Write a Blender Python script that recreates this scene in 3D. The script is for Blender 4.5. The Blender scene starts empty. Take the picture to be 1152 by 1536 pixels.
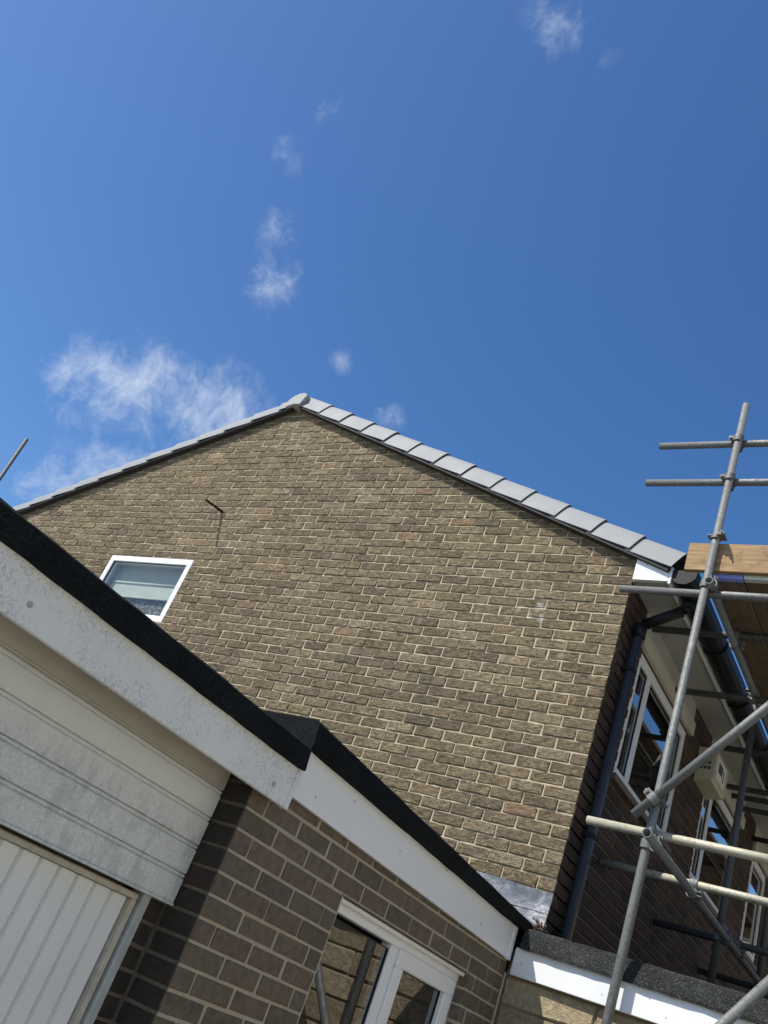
import bpy, bmesh, math, random
from mathutils import Vector, Matrix
random.seed(7)
sc = bpy.context.scene
COL = sc.collection

# ------------------------------------------------------------------ camera
CAM = Vector((2.08, -5.07, 1.6))
RX = Vector((0.82096721, 0.45617687, 0.34338828))      # image right
RY = Vector((0.01283207, 0.58651379, -0.80983758))     # image down
RZ = Vector((-0.57083113, 0.66925648, 0.4756549))      # view direction
cd = bpy.data.cameras.new('camera')
cam = bpy.data.objects.new('camera', cd); COL.objects.link(cam)
m = Matrix.Identity(4)
for i in range(3):
    m[i][0] = RX[i]; m[i][1] = -RY[i]; m[i][2] = -RZ[i]; m[i][3] = CAM[i]
cam.matrix_world = m
cd.sensor_fit = 'HORIZONTAL'; cd.sensor_width = 36.0
cd.lens = 1357.57 / 1152 * 36
cd.clip_start = 0.05; cd.clip_end = 3000
sc.camera = cam
F_PX = 1357.57
def project(p):
    d = Vector(p) - CAM
    z = d.dot(RZ)
    if z < .1: return None
    return (576 + d.dot(RX) / z * F_PX, 768 + d.dot(RY) / z * F_PX, z)

# ------------------------------------------------------------------ world, sun, exposure
SUN = Vector((-0.72, -1.0, 1.54)).normalized()          # towards the sun
world = bpy.data.worlds.new("World"); sc.world = world; world.use_nodes = True
def world_nodes():
    nt = world.node_tree; nt.nodes.clear()
    N = nt.nodes.new; L = nt.links.new
    out = N('ShaderNodeOutputWorld'); bg = N('ShaderNodeBackground')
    sky = N('ShaderNodeTexSky'); sky.sky_type = 'NISHITA'; sky.sun_disc = False
    sky.sun_elevation = math.asin(SUN.z); sky.sun_rotation = math.atan2(SUN.x, SUN.y)
    sky.altitude = 0; sky.air_density = 1.0; sky.dust_density = 0.8; sky.ozone_density = 3.0
    bg.inputs[1].default_value = 0.13
    tc = N('ShaderNodeTexCoord')
    # cloud detail: wispy noise in the sky direction
    mp = N('ShaderNodeMapping'); mp.inputs['Scale'].default_value = (1.15, 1.0, 0.75)
    L(tc.outputs['Generated'], mp.inputs[0])
    def noise_(scale, detail, rough, src):
        n = N('ShaderNodeTexNoise'); n.inputs['Scale'].default_value = scale; n.inputs['Detail'].default_value = detail
        n.inputs['Roughness'].default_value = rough; L(src, n.inputs[0]); return n
    warp = noise_(7, 4, .6, mp.outputs[0])
    wv = N('ShaderNodeVectorMath'); wv.operation = 'MULTIPLY_ADD'; L(warp.outputs[1], wv.inputs[0]); wv.inputs[1].default_value = (.10, .10, .10); L(mp.outputs[0], wv.inputs[2])
    nz = noise_(12, 11, .66, wv.outputs[0])
    total = None
    def math_(op, a, b, c=None, clamp=False):
        n = N('ShaderNodeMath'); n.operation = op; n.use_clamp = clamp
        for i, v in enumerate((a, b, c)):
            if v is None: continue
            if hasattr(v, 'links'): L(v, n.inputs[i])
            else: n.inputs[i].default_value = v
        return n.outputs[0]
    # wisps: direction, angular radius, strength
    wisps = [((-0.7829, 0.4051, 0.4722), .065, .66), ((-0.7033, 0.4927, 0.5124), .062, .70),
             ((-0.7384, 0.4900, 0.4600), .085, 1.0), ((-0.7888, 0.4518, 0.4168), .090, 1.0), ((-0.695, 0.520, 0.487), .055, .85),
             ((-0.8253, 0.446, 0.3464), .055, .75), ((-0.6307, 0.4463, 0.6348), .050, .64),
             ((-0.6403, 0.4085, 0.6505), .040, .60), ((-0.664, 0.4463, 0.600), .036, .48),
             ((-0.6291, 0.3462, 0.696), .045, .58), ((-0.5674, 0.3473, 0.7466), .036, .62),
             ((-0.389, 0.3762, 0.8409), .050, .52), ((-0.3317, 0.3804, 0.8633), .055, .55),
             ((-0.5666, 0.6055, 0.5589), .032, .78), ((-0.6012, 0.5446, 0.5848), .024, .66),
             ((-0.8148, 0.2528, 0.5218), .05, .35), ((-0.3271, 0.4405, 0.836), .03, .25),
             ((0.62, 0.60, 0.50), .12, .7), ((0.75, -0.45, 0.48), .15, .7), ((-0.55, -0.70, 0.46), .14, .7),
             ((0.25, 0.86, 0.44), .10, .6), ((0.1, -0.8, 0.59), .12, .6), ((0.45, 0.1, 0.89), .10, .4)]
    for d, r, s in wisps:
        d = Vector(d).normalized()
        dot = N('ShaderNodeVectorMath'); dot.operation = 'DISTANCE'
        L(tc.outputs['Generated'], dot.inputs[0]); dot.inputs[1].default_value = d
        mr = N('ShaderNodeMapRange'); mr.interpolation_type = 'SMOOTHSTEP'
        mr.inputs['From Min'].default_value = r * 1.5; mr.inputs['From Max'].default_value = 0
        mr.inputs['To Min'].default_value = 0; mr.inputs['To Max'].default_value = s
        L(dot.outputs['Value'], mr.inputs['Value'])
        total = mr.outputs[0] if total is None else math_('ADD', total, math_('MULTIPLY', mr.outputs[0], math_('SUBTRACT', 1.0, total, None, True)))
    # the mask lowers the density threshold of the noise
    thr = math_('MULTIPLY_ADD', total, -0.36, 0.665)
    den = N('ShaderNodeMapRange'); den.interpolation_type = 'SMOOTHSTEP'
    L(nz.outputs[0], den.inputs['Value']); L(thr, den.inputs['From Min'])
    L(math_('ADD', thr, 0.50), den.inputs['From Max'])
    den.inputs['To Min'].default_value = 0; den.inputs['To Max'].default_value = 1.0
    fac = math_('MULTIPLY', den.outputs[0], math_('MULTIPLY', total, 1.5, None, True))
    mix = N('ShaderNodeMix'); mix.data_type = 'RGBA'
    hs = N('ShaderNodeHueSaturation'); hs.inputs['Saturation'].default_value = 1.25; hs.inputs['Hue'].default_value = 0.505; L(sky.outputs[0], hs.inputs['Color'])
    L(fac, mix.inputs[0]); L(hs.outputs[0], mix.inputs[6]); mix.inputs[7].default_value = (5.6, 6.0, 6.5, 1)
    L(mix.outputs[2], bg.inputs[0]); L(bg.outputs[0], out.inputs[0])
world_nodes()
sl = bpy.data.lights.new('sun', 'SUN'); sl.energy = 5.0; sl.angle = math.radians(0.53); sl.color = (1.0, 0.945, 0.86)
so = bpy.data.objects.new('sun', sl); COL.objects.link(so)
so.rotation_euler = (-SUN).to_track_quat('-Z', 'Y').to_euler(); so.location = SUN * 40
sc.view_settings.view_transform = 'Standard'; sc.view_settings.look = 'None'
sc.view_settings.exposure = 0.28; sc.view_settings.gamma = 1.0; sc.view_settings.use_curve_mapping = False
sc.render.engine = 'CYCLES'
sc.cycles.use_denoising = True
sc.cycles.max_bounces = 8; sc.cycles.transparent_max_bounces = 12

# ------------------------------------------------------------------ materials
class NT:
    def __init__(s, name):
        s.m = bpy.data.materials.new(name); s.m.use_nodes = True
        s.t = s.m.node_tree; s.t.nodes.clear()
        s.out = s.n('ShaderNodeOutputMaterial')
        s.p = s.n('ShaderNodeBsdfPrincipled'); s.l(s.p.outputs[0], s.out.inputs[0])
        s.geo = s.n('ShaderNodeNewGeometry')
    def n(s, t): return s.t.nodes.new(t)
    def l(s, a, b): s.t.links.new(a, b)
    def val(s, v, sock):
        if hasattr(v, 'links'): s.l(v, sock)
        else: sock.default_value = v
    def mp(s, scale, src=None, loc=(0, 0, 0)):
        n = s.n('ShaderNodeMapping'); n.inputs['Scale'].default_value = scale; n.inputs['Location'].default_value = loc
        s.l(src or s.geo.outputs['Position'], n.inputs[0]); return n.outputs[0]
    def noise(s, vec, scale=5, detail=4, rough=.55, dist=0, col=False):
        n = s.n('ShaderNodeTexNoise'); s.l(vec, n.inputs[0])
        n.inputs['Scale'].default_value = scale; n.inputs['Detail'].default_value = detail
        n.inputs['Roughness'].default_value = rough; n.inputs['Distortion'].default_value = dist
        return n.outputs[1 if col else 0]
    def vor(s, vec, scale=5, feature='F1', out='Distance'):
        n = s.n('ShaderNodeTexVoronoi'); n.feature = feature; s.l(vec, n.inputs[0]); n.inputs['Scale'].default_value = scale
        return n.outputs[out]
    def math(s, op, a, b=None, c=None, clamp=False):
        n = s.n('ShaderNodeMath'); n.operation = op; n.use_clamp = clamp
        for i, v in enumerate((a, b, c)):
            if v is not None: s.val(v, n.inputs[i])
        return n.outputs[0]
    def rng(s, v, a, b, c=0, d=1, smooth=False):
        n = s.n('ShaderNodeMapRange'); s.val(v, n.inputs['Value'])
        if smooth: n.interpolation_type = 'SMOOTHSTEP'
        for k, x in zip(('From Min', 'From Max', 'To Min', 'To Max'), (a, b, c, d)): n.inputs[k].default_value = x
        return n.outputs[0]
    def ramp(s, fac, stops, const=False):
        n = s.n('ShaderNodeValToRGB'); s.l(fac, n.inputs[0]); r = n.color_ramp
        if const: r.interpolation = 'CONSTANT'
        while len(r.elements) < len(stops): r.elements.new(.5)
        for e, (p, c) in zip(r.elements, stops): e.position = p; e.color = (*c, 1)
        return n.outputs[0]
    def mix(s, f, a, b, mode='MIX'):
        n = s.n('ShaderNodeMix'); n.data_type = 'RGBA'; n.blend_type = mode
        s.val(f, n.inputs[0])
        for v, i in ((a, 6), (b, 7)):
            if hasattr(v, 'links'): s.l(v, n.inputs[i])
            else: n.inputs[i].default_value = (*v, 1)
        return n.outputs[2]
    def bump(s, h, strength=.5, dist=.005, prev=None):
        n = s.n('ShaderNodeBump'); n.inputs['Strength'].default_value = strength; n.inputs['Distance'].default_value = dist
        s.l(h, n.inputs['Height'])
        if prev is not None: s.l(prev, n.inputs['Normal'])
        return n.outputs[0]
    def done(s, col=None, rough=.6, metal=0, normal=None, spec=.5, coat=0):
        if col is not None: s.val(col if hasattr(col, 'links') else (*col, 1), s.p.inputs['Base Color'])
        s.val(rough, s.p.inputs['Roughness']); s.val(metal, s.p.inputs['Metallic'])
        s.p.inputs['Specular IOR Level'].default_value = spec
        if coat: s.p.inputs['Coat Weight'].default_value = coat
        if normal is not None: s.l(normal, s.p.inputs['Normal'])
        return s.m

def rnd_of(a):
    oi = a.n('ShaderNodeObjectInfo')
    return a.math('FRACT', a.math('ADD', oi.outputs['Random'], a.math('MULTIPLY', a.geo.outputs['Random Per Island'], 7.31)))

def chalk_mask(a):
    """white splash left on a few bricks of the gable"""
    tot = None
    for c, r in (((-.755, 0, 4.40), .09), ((-.60, 0, 4.42), .13), ((-.57, 0, 4.33), .09), ((-.66, 0, 4.34), .08), ((-.35, 0, 4.06), .08), ((-1.52, 0, 4.22), .07)):
        n = a.n('ShaderNodeVectorMath'); n.operation = 'DISTANCE'; a.l(a.geo.outputs['Position'], n.inputs[0]); n.inputs[1].default_value = c
        v = a.rng(n.outputs['Value'], r, 0)
        tot = v if tot is None else a.math('MAXIMUM', tot, v)
    nz = a.noise(a.mp((22, 22, 50)), 1.0, 7, .8)
    return a.rng(a.math('ADD', nz, a.math('MULTIPLY', tot, .45)), .76, 1.02, 0, .65, True)

def m_stone():
    a = NT('rustic_stone_brick'); r = rnd_of(a)
    base = a.ramp(r, [(0, (0.211, 0.168, 0.108)), (.12, (0.244, 0.196, 0.128)), (.26, (0.220, 0.175, 0.113)), (.40, (0.259, 0.211, 0.141)), (.52, (0.190, 0.152, 0.099)),
                      (.63, (0.246, 0.198, 0.126)), (.74, (0.226, 0.181, 0.118)), (.85, (0.172, 0.141, 0.095)), (.90, (0.286, 0.233, 0.155)), (.955, (0.322, 0.262, 0.177)), (.985, (0.286, 0.203, 0.133))], True)
    pos = a.geo.outputs['Position']
    big = a.noise(a.mp((.8, .8, 1.5)), 1.0, 5, .68)
    base = a.mix(1, base, a.ramp(big, [(.3, (.80, .81, .83)), (.5, (1, 1, 1)), (.7, (1.15, 1.13, 1.08))]), 'MULTIPLY')
    drag = a.noise(a.mp((24, 24, 66)), 1.0, 7, .76, .9)
    gran = a.noise(pos, 120, 4, .75)
    base = a.mix(1, base, a.ramp(drag, [(.34, (.24, .23, .22)), (.44, (.66, .65, .63)), (.52, (.98, .97, .95)), (.66, (1.62, 1.56, 1.42))]), 'MULTIPLY')
    base = a.mix(1, base, a.ramp(gran, [(.34, (.62, .62, .62)), (.52, (1, 1, 1)), (.68, (1.35, 1.32, 1.25))]), 'MULTIPLY')
    # dark weathering and pale lime streaks
    st = a.noise(a.mp((2.2, 2.2, 1.2)), 2.4, 5, .7)
    base = a.mix(a.rng(st, .54, .72, 0, .55, True), base, (.075, .068, .050))
    run = a.noise(a.mp((4.5, 4.5, .45)), 1.0, 6, .7)
    base = a.mix(a.rng(run, .53, .70, 0, .45, True), base, (.082, .074, .056))
    base = a.mix(a.rng(run, .46, .32, 0, .20, True), base, (.34, .30, .22))
    base = a.mix(chalk_mask(a), base, (.70, .67, .62))
    h = a.math('ADD', drag, a.math('MULTIPLY', gran, .35))
    return a.done(base, .92, normal=a.bump(h, 1.0, .016), spec=.2)

def m_mortar(name, c0, c1):
    a = NT(name); pos = a.geo.outputs['Position']
    n = a.noise(pos, 3.2, 7, .75); g = a.noise(pos, 200, 3)
    col = a.mix(a.rng(n, .36, .64), c0, c1)
    col = a.mix(a.rng(g, .35, .7, 0, .35), col, tuple(x * .6 for x in c0))
    if name == 'pale_mortar': col = a.mix(chalk_mask(a), col, (.72, .69, .63))
    return a.done(col, .95, normal=a.bump(g, .7, .003), spec=.15)

def m_darkbrick(name, tones):
    a = NT(name); r = rnd_of(a)
    stops = [(i / len(tones), c) for i, c in enumerate(tones)]
    base = a.ramp(r, stops, True); pos = a.geo.outputs['Position']
    n = a.noise(pos, 28, 5, .65); g = a.noise(pos, 300, 3, .6)
    base = a.mix(1, base, a.ramp(n, [(.3, (.74, .74, .74)), (.7, (1.28, 1.25, 1.2))]), 'MULTIPLY')
    lime = a.noise(a.mp((3, 3, 2)), 3, 6, .75)
    base = a.mix(a.rng(lime, .62, .8, 0, .22, True), base, (.22, .21, .19))
    return a.done(base, .85, normal=a.bump(a.math('ADD', n, a.math('MULTIPLY', g, .4)), .55, .004), spec=.25)

def m_simple(name, col, rough=.5, metal=0, var=.12, scale=12, bump=0, bscale=200, spec=.5):
    a = NT(name); pos = a.geo.outputs['Position']
    n = a.noise(pos, scale, 5, .6)
    c = a.mix(n, tuple(x * (1 - var) for x in col), tuple(min(1, x * (1 + var)) for x in col))
    nm = a.bump(a.noise(pos, bscale, 3), bump, .002) if bump else None
    return a.done(c, a.rng(n, .3, .7, rough * .88, min(1, rough * 1.12)), metal, nm, spec)

def m_upvc():
    a = NT('white_upvc'); pos = a.geo.outputs['Position']
    n = a.noise(pos, 3.5, 4, .6); d = a.noise(pos, 45, 4, .7)
    c = a.mix(n, (.74, .76, .77), (.80, .81, .81))
    c = a.mix(a.rng(d, .70, .78, 0, .25), c, (.42, .42, .38))
    return a.done(c, .32, spec=.5)

def m_oldfascia():
    a = NT('weathered_white_board'); pos = a.geo.outputs['Position']
    n = a.noise(pos, 2.2, 4, .6)
    c = a.mix(n, (.66, .67, .65), (.76, .77, .75))
    patch = a.noise(a.mp((2.5, 2.5, 5)), 1.6, 5, .65)
    sp = a.noise(a.mp((90, 130, 85)), 1.0, 6, .74)
    msk = a.math('MULTIPLY', a.rng(patch, .38, .60, 0.10, 1, True), a.rng(sp, .47, .63, 0, .55, True))
    c = a.mix(msk, c, (.22, .235, .25))
    st = a.noise(a.mp((30, 30, 2.2)), 1.0, 4, .6)
    c = a.mix(a.rng(st, .54, .80, 0, .22, True), c, (.40, .40, .37))
    sl_ = a.noise(pos, 130, 4, .6)
    c = a.mix(a.rng(sl_, .62, .72, 0, .35), c, (.3, .31, .32))
    return a.done(c, .6, normal=a.bump(a.math('ADD', sp, sl_), .3, .0015))

def m_cladding():
    a = NT('dirty_white_cladding'); pos = a.geo.outputs['Position']
    n = a.noise(pos, 2.0, 4, .6)
    zz = a.n('ShaderNodeSeparateXYZ'); a.l(pos, zz.inputs[0])
    low = a.rng(zz.outputs[2], 2.10, 1.90, 0, 1, True)           # the two lowest boards are the most weathered
    c = a.mix(n, (.64, .65, .63), (.73, .74, .72))
    w = a.noise(a.mp((150, 105, 70)), 1.0, 6, .72, 1.6)
    w2 = a.noise(a.mp((16, 16, 7)), 1.0, 5, .65)
    crack = a.math('MULTIPLY', a.rng(w, .45, .53, 0, 1, True), a.rng(w, .64, .55, 0, 1, True))
    c = a.mix(a.math('MULTIPLY', a.rng(w, .58, .44, 0, 1, True), a.math('MULTIPLY', low, .42)), c, (.36, .385, .375))
    c = a.mix(a.math('MULTIPLY', a.math('MULTIPLY', crack, a.rng(w2, .42, .62, 0, 1, True)), a.math('MULTIPLY_ADD', low, .75, .06)), c, (.80, .82, .81))
    c = a.mix(a.math('MULTIPLY', a.rng(w2, .46, .64, 0, .62, True), low), c, (.38, .40, .38))
    streak = a.noise(a.mp((18, 18, 1.6)), 1.0, 5, .65)
    c = a.mix(a.math('MULTIPLY', a.rng(streak, .5, .75, 0, .45, True), a.math('MULTIPLY_ADD', low, .5, .2)), c, (.36, .38, .37))
    dot = a.noise(pos, 120, 3, .6)
    c = a.mix(a.rng(dot, .66, .74, 0, .35), c, (.25, .26, .27))
    return a.done(c, .62, normal=a.bump(a.math('MULTIPLY', w, low), .5, .003))

def m_felt(name, tones):
    a = NT(name); pos = a.geo.outputs['Position']
    g = a.vor(pos, 300); h = a.noise(pos, 150, 4, .8); n = a.noise(pos, 5, 6, .65)
    c = a.ramp(h, list(zip((.30, .50, .60, .71), tones)))
    c = a.mix(1, c, a.ramp(n, [(.3, (.60, .62, .64)), (.7, (1.25, 1.25, 1.2))]), 'MULTIPLY')
    big = a.noise(pos, 9, 3, .5)
    return a.done(c, .97, normal=a.bump(big, .5, .02, a.bump(a.math('ADD', g, h), 1.0, .006)), spec=.12)

def m_steel(name='galvanised_tube', c0=(.120, .126, .122), c1=(.205, .213, .205), c2=(.058, .060, .058), c3=(.36, .36, .32)):
    a = NT(name); pos = a.geo.outputs['Position']
    n = a.noise(pos, 5, 6, .65); s = a.noise(pos, 55, 6, .72)
    c = a.mix(n, c0, c1)
    c = a.mix(a.rng(s, .50, .68, 0, .75, True), c, c2)
    c = a.mix(a.rng(a.noise(pos, 17, 6, .75), .58, .70, 0, .7, True), c, c3)
    c = a.mix(a.rng(a.noise(pos, 8, 5, .7), .66, .74, 0, .35, True), c, (.17, .10, .06))
    return a.done(c, a.rng(s, .3, .7, .48, .70), .22, a.bump(s, .35, .0015), .4)

def m_wood(name, c0, c1, c2, axis=0):
    a = NT(name)
    sc_ = [48, 48, 48]; sc_[axis] = 3.0
    g = a.noise(a.mp(tuple(sc_)), 1.0, 6, .65, .6); f = a.noise(a.geo.outputs['Position'], 9, 5, .6)
    k = a.rng(a.vor(a.mp(tuple(9 if q == 0 else 12 for q in range(3))), 1.0), .0, .16, 1, 0, True)
    c = a.ramp(g, [(.3, c0), (.55, c1), (.75, c2)])
    c = a.mix(a.math('MULTIPLY', k, .7), c, tuple(x * .45 for x in c0))
    c = a.mix(a.rng(f, .48, .70, 0, .65, True), c, tuple(x * .8 for x in c0))
    return a.done(c, .78, normal=a.bump(g, .3, .002))

def m_lead():
    a = NT('lead_sheet'); pos = a.geo.outputs['Position']
    n = a.noise(pos, 9, 5, .6, .8); r = a.noise(pos, 16, 4, .6)
    c = a.ramp(n, [(.3, (.11, .115, .12)), (.5, (.18, .185, .19)), (.72, (.38, .385, .39))])
    return a.done(c, a.rng(r, .3, .7, .28, .5), .65, a.bump(r, .5, .012))

def m_glass(name, tint=(.86, .92, .9), base=.06):
    a = NT(name)
    a.t.nodes.remove(a.p)
    tr = a.n('ShaderNodeBsdfTransparent'); tr.inputs[0].default_value = (*tint, 1)
    gl = a.n('ShaderNodeBsdfGlossy'); gl.inputs['Roughness'].default_value = .004; gl.inputs[0].default_value = (.93, .95, .96, 1)
    dt = a.n('ShaderNodeVectorMath'); dt.operation = 'DOT_PRODUCT'; a.l(a.geo.outputs['Incoming'], dt.inputs[0]); a.l(a.geo.outputs['Normal'], dt.inputs[1])
    om = a.math('SUBTRACT', 1.0, a.math('ABSOLUTE', dt.outputs['Value']), None, True)
    fr = a.math('MULTIPLY_ADD', a.math('POWER', om, 5.0), .957, .043)      # Schlick, the same from either side of the pane
    wob = a.noise(a.geo.outputs['Position'], 2.5, 2)
    a.l(a.bump(wob, .04, .01), gl.inputs['Normal'])
    f = a.math('MULTIPLY_ADD', fr, 1.6, base, True)
    mx = a.n('ShaderNodeMixShader'); a.l(f, mx.inputs[0]); a.l(tr.outputs[0], mx.inputs[1]); a.l(gl.outputs[0], mx.inputs[2])
    a.l(mx.outputs[0], a.out.inputs[0]); return a.m

def m_splitstone():
    a = NT('split_faced_buff_stone'); r = rnd_of(a); pos = a.geo.outputs['Position']
    base = a.ramp(r, [(0, (.36, .30, .205)), (.3, (.41, .345, .24)), (.6, (.33, .275, .19)), (.8, (.44, .37, .26))], True)
    n = a.noise(pos, 26, 7, .7); g = a.noise(pos, 150, 3)
    base = a.mix(1, base, a.ramp(n, [(.3, (.6, .58, .55)), (.6, (1.1, 1.08, 1.0)), (.75, (1.3, 1.25, 1.1))]), 'MULTIPLY')
    return a.done(base, .93, normal=a.bump(a.math('ADD', n, a.math('MULTIPLY', g, .2)), 1.0, .02), spec=.2)

def m_net():
    a = NT('net_curtain'); pos = a.geo.outputs['Position']
    v = a.vor(pos, 26, 'DISTANCE_TO_EDGE'); n = a.noise(pos, 18, 4, .7)
    c = a.mix(a.rng(a.math('ADD', v, a.math('MULTIPLY', n, .2)), .10, .24, 0, 1, True), (.22, .24, .23), (.035, .04, .04))
    return a.done(c, .9)

def m_pavement():
    a = NT('tarmac'); pos = a.geo.outputs['Position']
    n = a.noise(pos, 1.4, 5, .6); g = a.noise(pos, 130, 3)
    c = a.mix(n, (.20, .198, .170), (.27, .265, .23))
    return a.done(c, .92, normal=a.bump(g, .5, .004))

STONE = m_stone()
MORT = m_mortar('pale_mortar', (.40, .330, .225), (.58, .495, .35))
GBRICK = m_darkbrick('dark_garage_brick', [(.140, .114, .088), (.120, .101, .079), (.145, .112, .090), (.130, .109, .084), (.134, .105, .086), (.112, .095, .075)])
GBRICKD = m_darkbrick('shaded_return_brick', [(.042, .034, .028), (.034, .029, .025), (.048, .036, .030), (.038, .032, .027)])  # darkened copy of the garage brick: shade of the recessed return put into its tones
GMORT = m_mortar('grey_mortar', (.37, .325, .245), (.46, .405, .31))
DMORT = m_mortar('shaded_return_mortar', (.12, .10, .075), (.20, .17, .125))  # mortar darkened the same way, recess shade in its colour
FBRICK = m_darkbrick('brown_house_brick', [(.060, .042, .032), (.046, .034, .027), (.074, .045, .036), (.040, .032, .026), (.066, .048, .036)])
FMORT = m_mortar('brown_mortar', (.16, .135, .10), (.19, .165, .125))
UPVC = m_upvc(); OLDF = m_oldfascia(); CLAD = m_cladding(); FELT = m_felt('black_felt', ((.006, .008, .009), (.014, .017, .018), (.026, .029, .029), (.07, .074, .074))); FELTG = m_felt('grey_mineral_felt', ((.012, .013, .014), (.040, .042, .043), (.11, .112, .11), (.33, .335, .33))); STEEL = m_steel(); STEELP = m_steel('pale_painted_tube', (.34, .325, .25), (.48, .46, .36), (.17, .155, .12), (.58, .56, .46)); STEELD = m_steel('dark_tube', (.07, .074, .074), (.12, .126, .125), (.04, .042, .042), (.19, .19, .18)); LEAD = m_lead()
CREAM = m_simple('cream_soffit', (.50, .46, .37), .6, var=.18, scale=5)
SOFF = m_simple('white_soffit', (.42, .42, .385), .5, var=.16, scale=4)
DOORW = m_simple('painted_door_white', (.68, .70, .70), .45, var=.10, scale=6, bump=.15, bscale=30)
FRAMEW = m_simple('weathered_frame', (.44, .41, .34), .7, var=.4, scale=26, bump=.4, bscale=70)
JAMB = m_simple('flaking_grey_paint', (.36, .38, .37), .8, var=.45, scale=22, bump=.6, bscale=60)
BLACKP = m_simple('black_plastic', (.012, .013, .015), .5, var=.3, spec=.22)
DPIPE = m_simple('blue_black_pipe', (.014, .017, .026), .34, var=.15)
TILE = m_simple('grey_verge_plastic', (.225, .240, .245), .62, var=.20, scale=5, bump=.15, bscale=120, spec=.3)
TILED = m_simple('dark_roof_tile', (.07, .073, .078), .7, var=.25, scale=9, bump=.3)
RIDGE = m_simple('pale_ridge_plastic', (.36, .375, .37), .6, var=.08, spec=.3)
UNDER = m_simple('dark_undercloak', (.030, .030, .030), .8)
DARK = m_simple('dark_interior', (.018, .018, .018), .9)
GREYIN = m_simple('grey_interior', (.40, .43, .41), .9)
BLIND = m_simple('pale_blind', (.42, .45, .41), .8, var=.2); BLINDG = m_simple('grey_blind', (.36, .39, .36), .8, var=.25, scale=6)
GLASS = m_glass('window_glass', (.88, .92, .89), .0); GLASSD = m_glass('dark_window_glass', (.55, .6, .6), .15)
TOE = m_wood('toe_board_timber', (.17, .110, .050), (.33, .215, .10), (.50, .345, .17), 0)
BOARD = m_wood('board_timber', (.085, .062, .038), (.135, .098, .060), (.18, .135, .085), 1)
BLUE = m_simple('blue_band', (.22, .29, .72), .5, var=.3, scale=60)
PALEM = m_simple('pale_metal_band', (.60, .68, .62), .5, .3, .2, 30)
SPLIT = m_splitstone(); SMORT = m_mortar('buff_mortar', (.24, .19, .12), (.30, .24, .16))
NET = m_net(); TARMAC = m_pavement()
ALARM = m_simple('cream_alarm_plastic', (.50, .47, .33), .45, var=.08)
ALARML = m_simple('white_label', (.70, .70, .64), .5, var=.04)
PRINT = m_simple('dark_print', (.06, .06, .05), .6)
RUST = m_simple('rusty_iron', (.035, .028, .022), .8, .3, .4, 60)
MOSS = m_simple('brown_moss', (.11, .075, .045), .95, var=.5, scale=40, bump=.8)
SILL = m_simple('brown_sill', (.13, .10, .075), .7)
GASKET = m_simple('black_gasket', (.012, .012, .012), .6)
NEIGH = m_mortar('neighbour_brickwork', (.36, .28, .17), (.42, .33, .21))

# ------------------------------------------------------------------ mesh helpers
def add_box(bm, x0, x1, y0, y1, z0, z1, bev=0.0, M=None):
    vs = [bm.verts.new(p) for p in ((x0, y0, z0), (x1, y0, z0), (x1, y1, z0), (x0, y1, z0), (x0, y0, z1), (x1, y0, z1), (x1, y1, z1), (x0, y1, z1))]
    fs = [bm.faces.new([vs[i] for i in q]) for q in ((0, 3, 2, 1), (4, 5, 6, 7), (0, 1, 5, 4), (1, 2, 6, 5), (2, 3, 7, 6), (3, 0, 4, 7))]
    if M is not None:
        for v in vs: v.co = M @ v.co
    if bev > 0:
        es = set(e for f in fs for e in f.edges)
        bmesh.ops.bevel(bm, geom=list(es), offset=bev, segments=1, affect='EDGES', profile=.5)
def frame_of(d):
    d = Vector(d).normalized()
    u = d.cross(Vector((0, 0, 1)))
    if u.length < .05: u = Vector((1, 0, 0))
    u.normalize(); v = d.cross(u).normalized()
    return d, u, v
def add_tube(bm, p0, p1, r, seg=20, rin=0.0):
    p0 = Vector(p0); p1 = Vector(p1); d, u, v = frame_of(p1 - p0)
    def ring(c, rr): return [bm.verts.new(c + (u * math.cos(t) + v * math.sin(t)) * rr) for t in [2 * math.pi * i / seg for i in range(seg)]]
    a, b = ring(p0, r), ring(p1, r); fs = []
    for i in range(seg):
        j = (i + 1) % seg
        f = bm.faces.new((a[i], b[i], b[j], a[j])); f.smooth = True
    if rin > 0:
        dp = min(.25, (p1 - p0).length * .45)
        for rg, c, s in ((a, p0, 1), (b, p1, -1)):
            inn = ring(c, rin); deep = ring(c + d * dp * s, rin)
            for i in range(seg):
                j = (i + 1) % seg
                bm.faces.new((rg[i], rg[j], inn[j], inn[i]) if s > 0 else (rg[j], rg[i], inn[i], inn[j]))
                f = bm.faces.new((inn[i], inn[j], deep[j], deep[i]) if s > 0 else (inn[j], inn[i], deep[i], deep[j])); f.smooth = True
            bm.faces.new(deep[::-1] if s < 0 else deep)
    else:
        bm.faces.new(a); bm.faces.new(b[::-1])
def add_path(bm, pts, r, seg=14):
    for a, b in zip(pts, pts[1:]): add_tube(bm, a, b, r, seg)
def add_prism(bm, poly, axis, a0, a1):
    """closed polygon given in the two other axes, extruded along axis"""
    def P(q, a):
        return {'y': (q[0], a, q[1]), 'x': (a, q[0], q[1]), 'z': (q[0], q[1], a)}[axis]
    A = [bm.verts.new(P(q, a0)) for q in poly]; B = [bm.verts.new(P(q, a1)) for q in poly]
    bm.faces.new(A); bm.faces.new(B[::-1])
    for i in range(len(poly)):
        j = (i + 1) % len(poly); bm.faces.new((A[i], B[i], B[j], A[j]))
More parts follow.
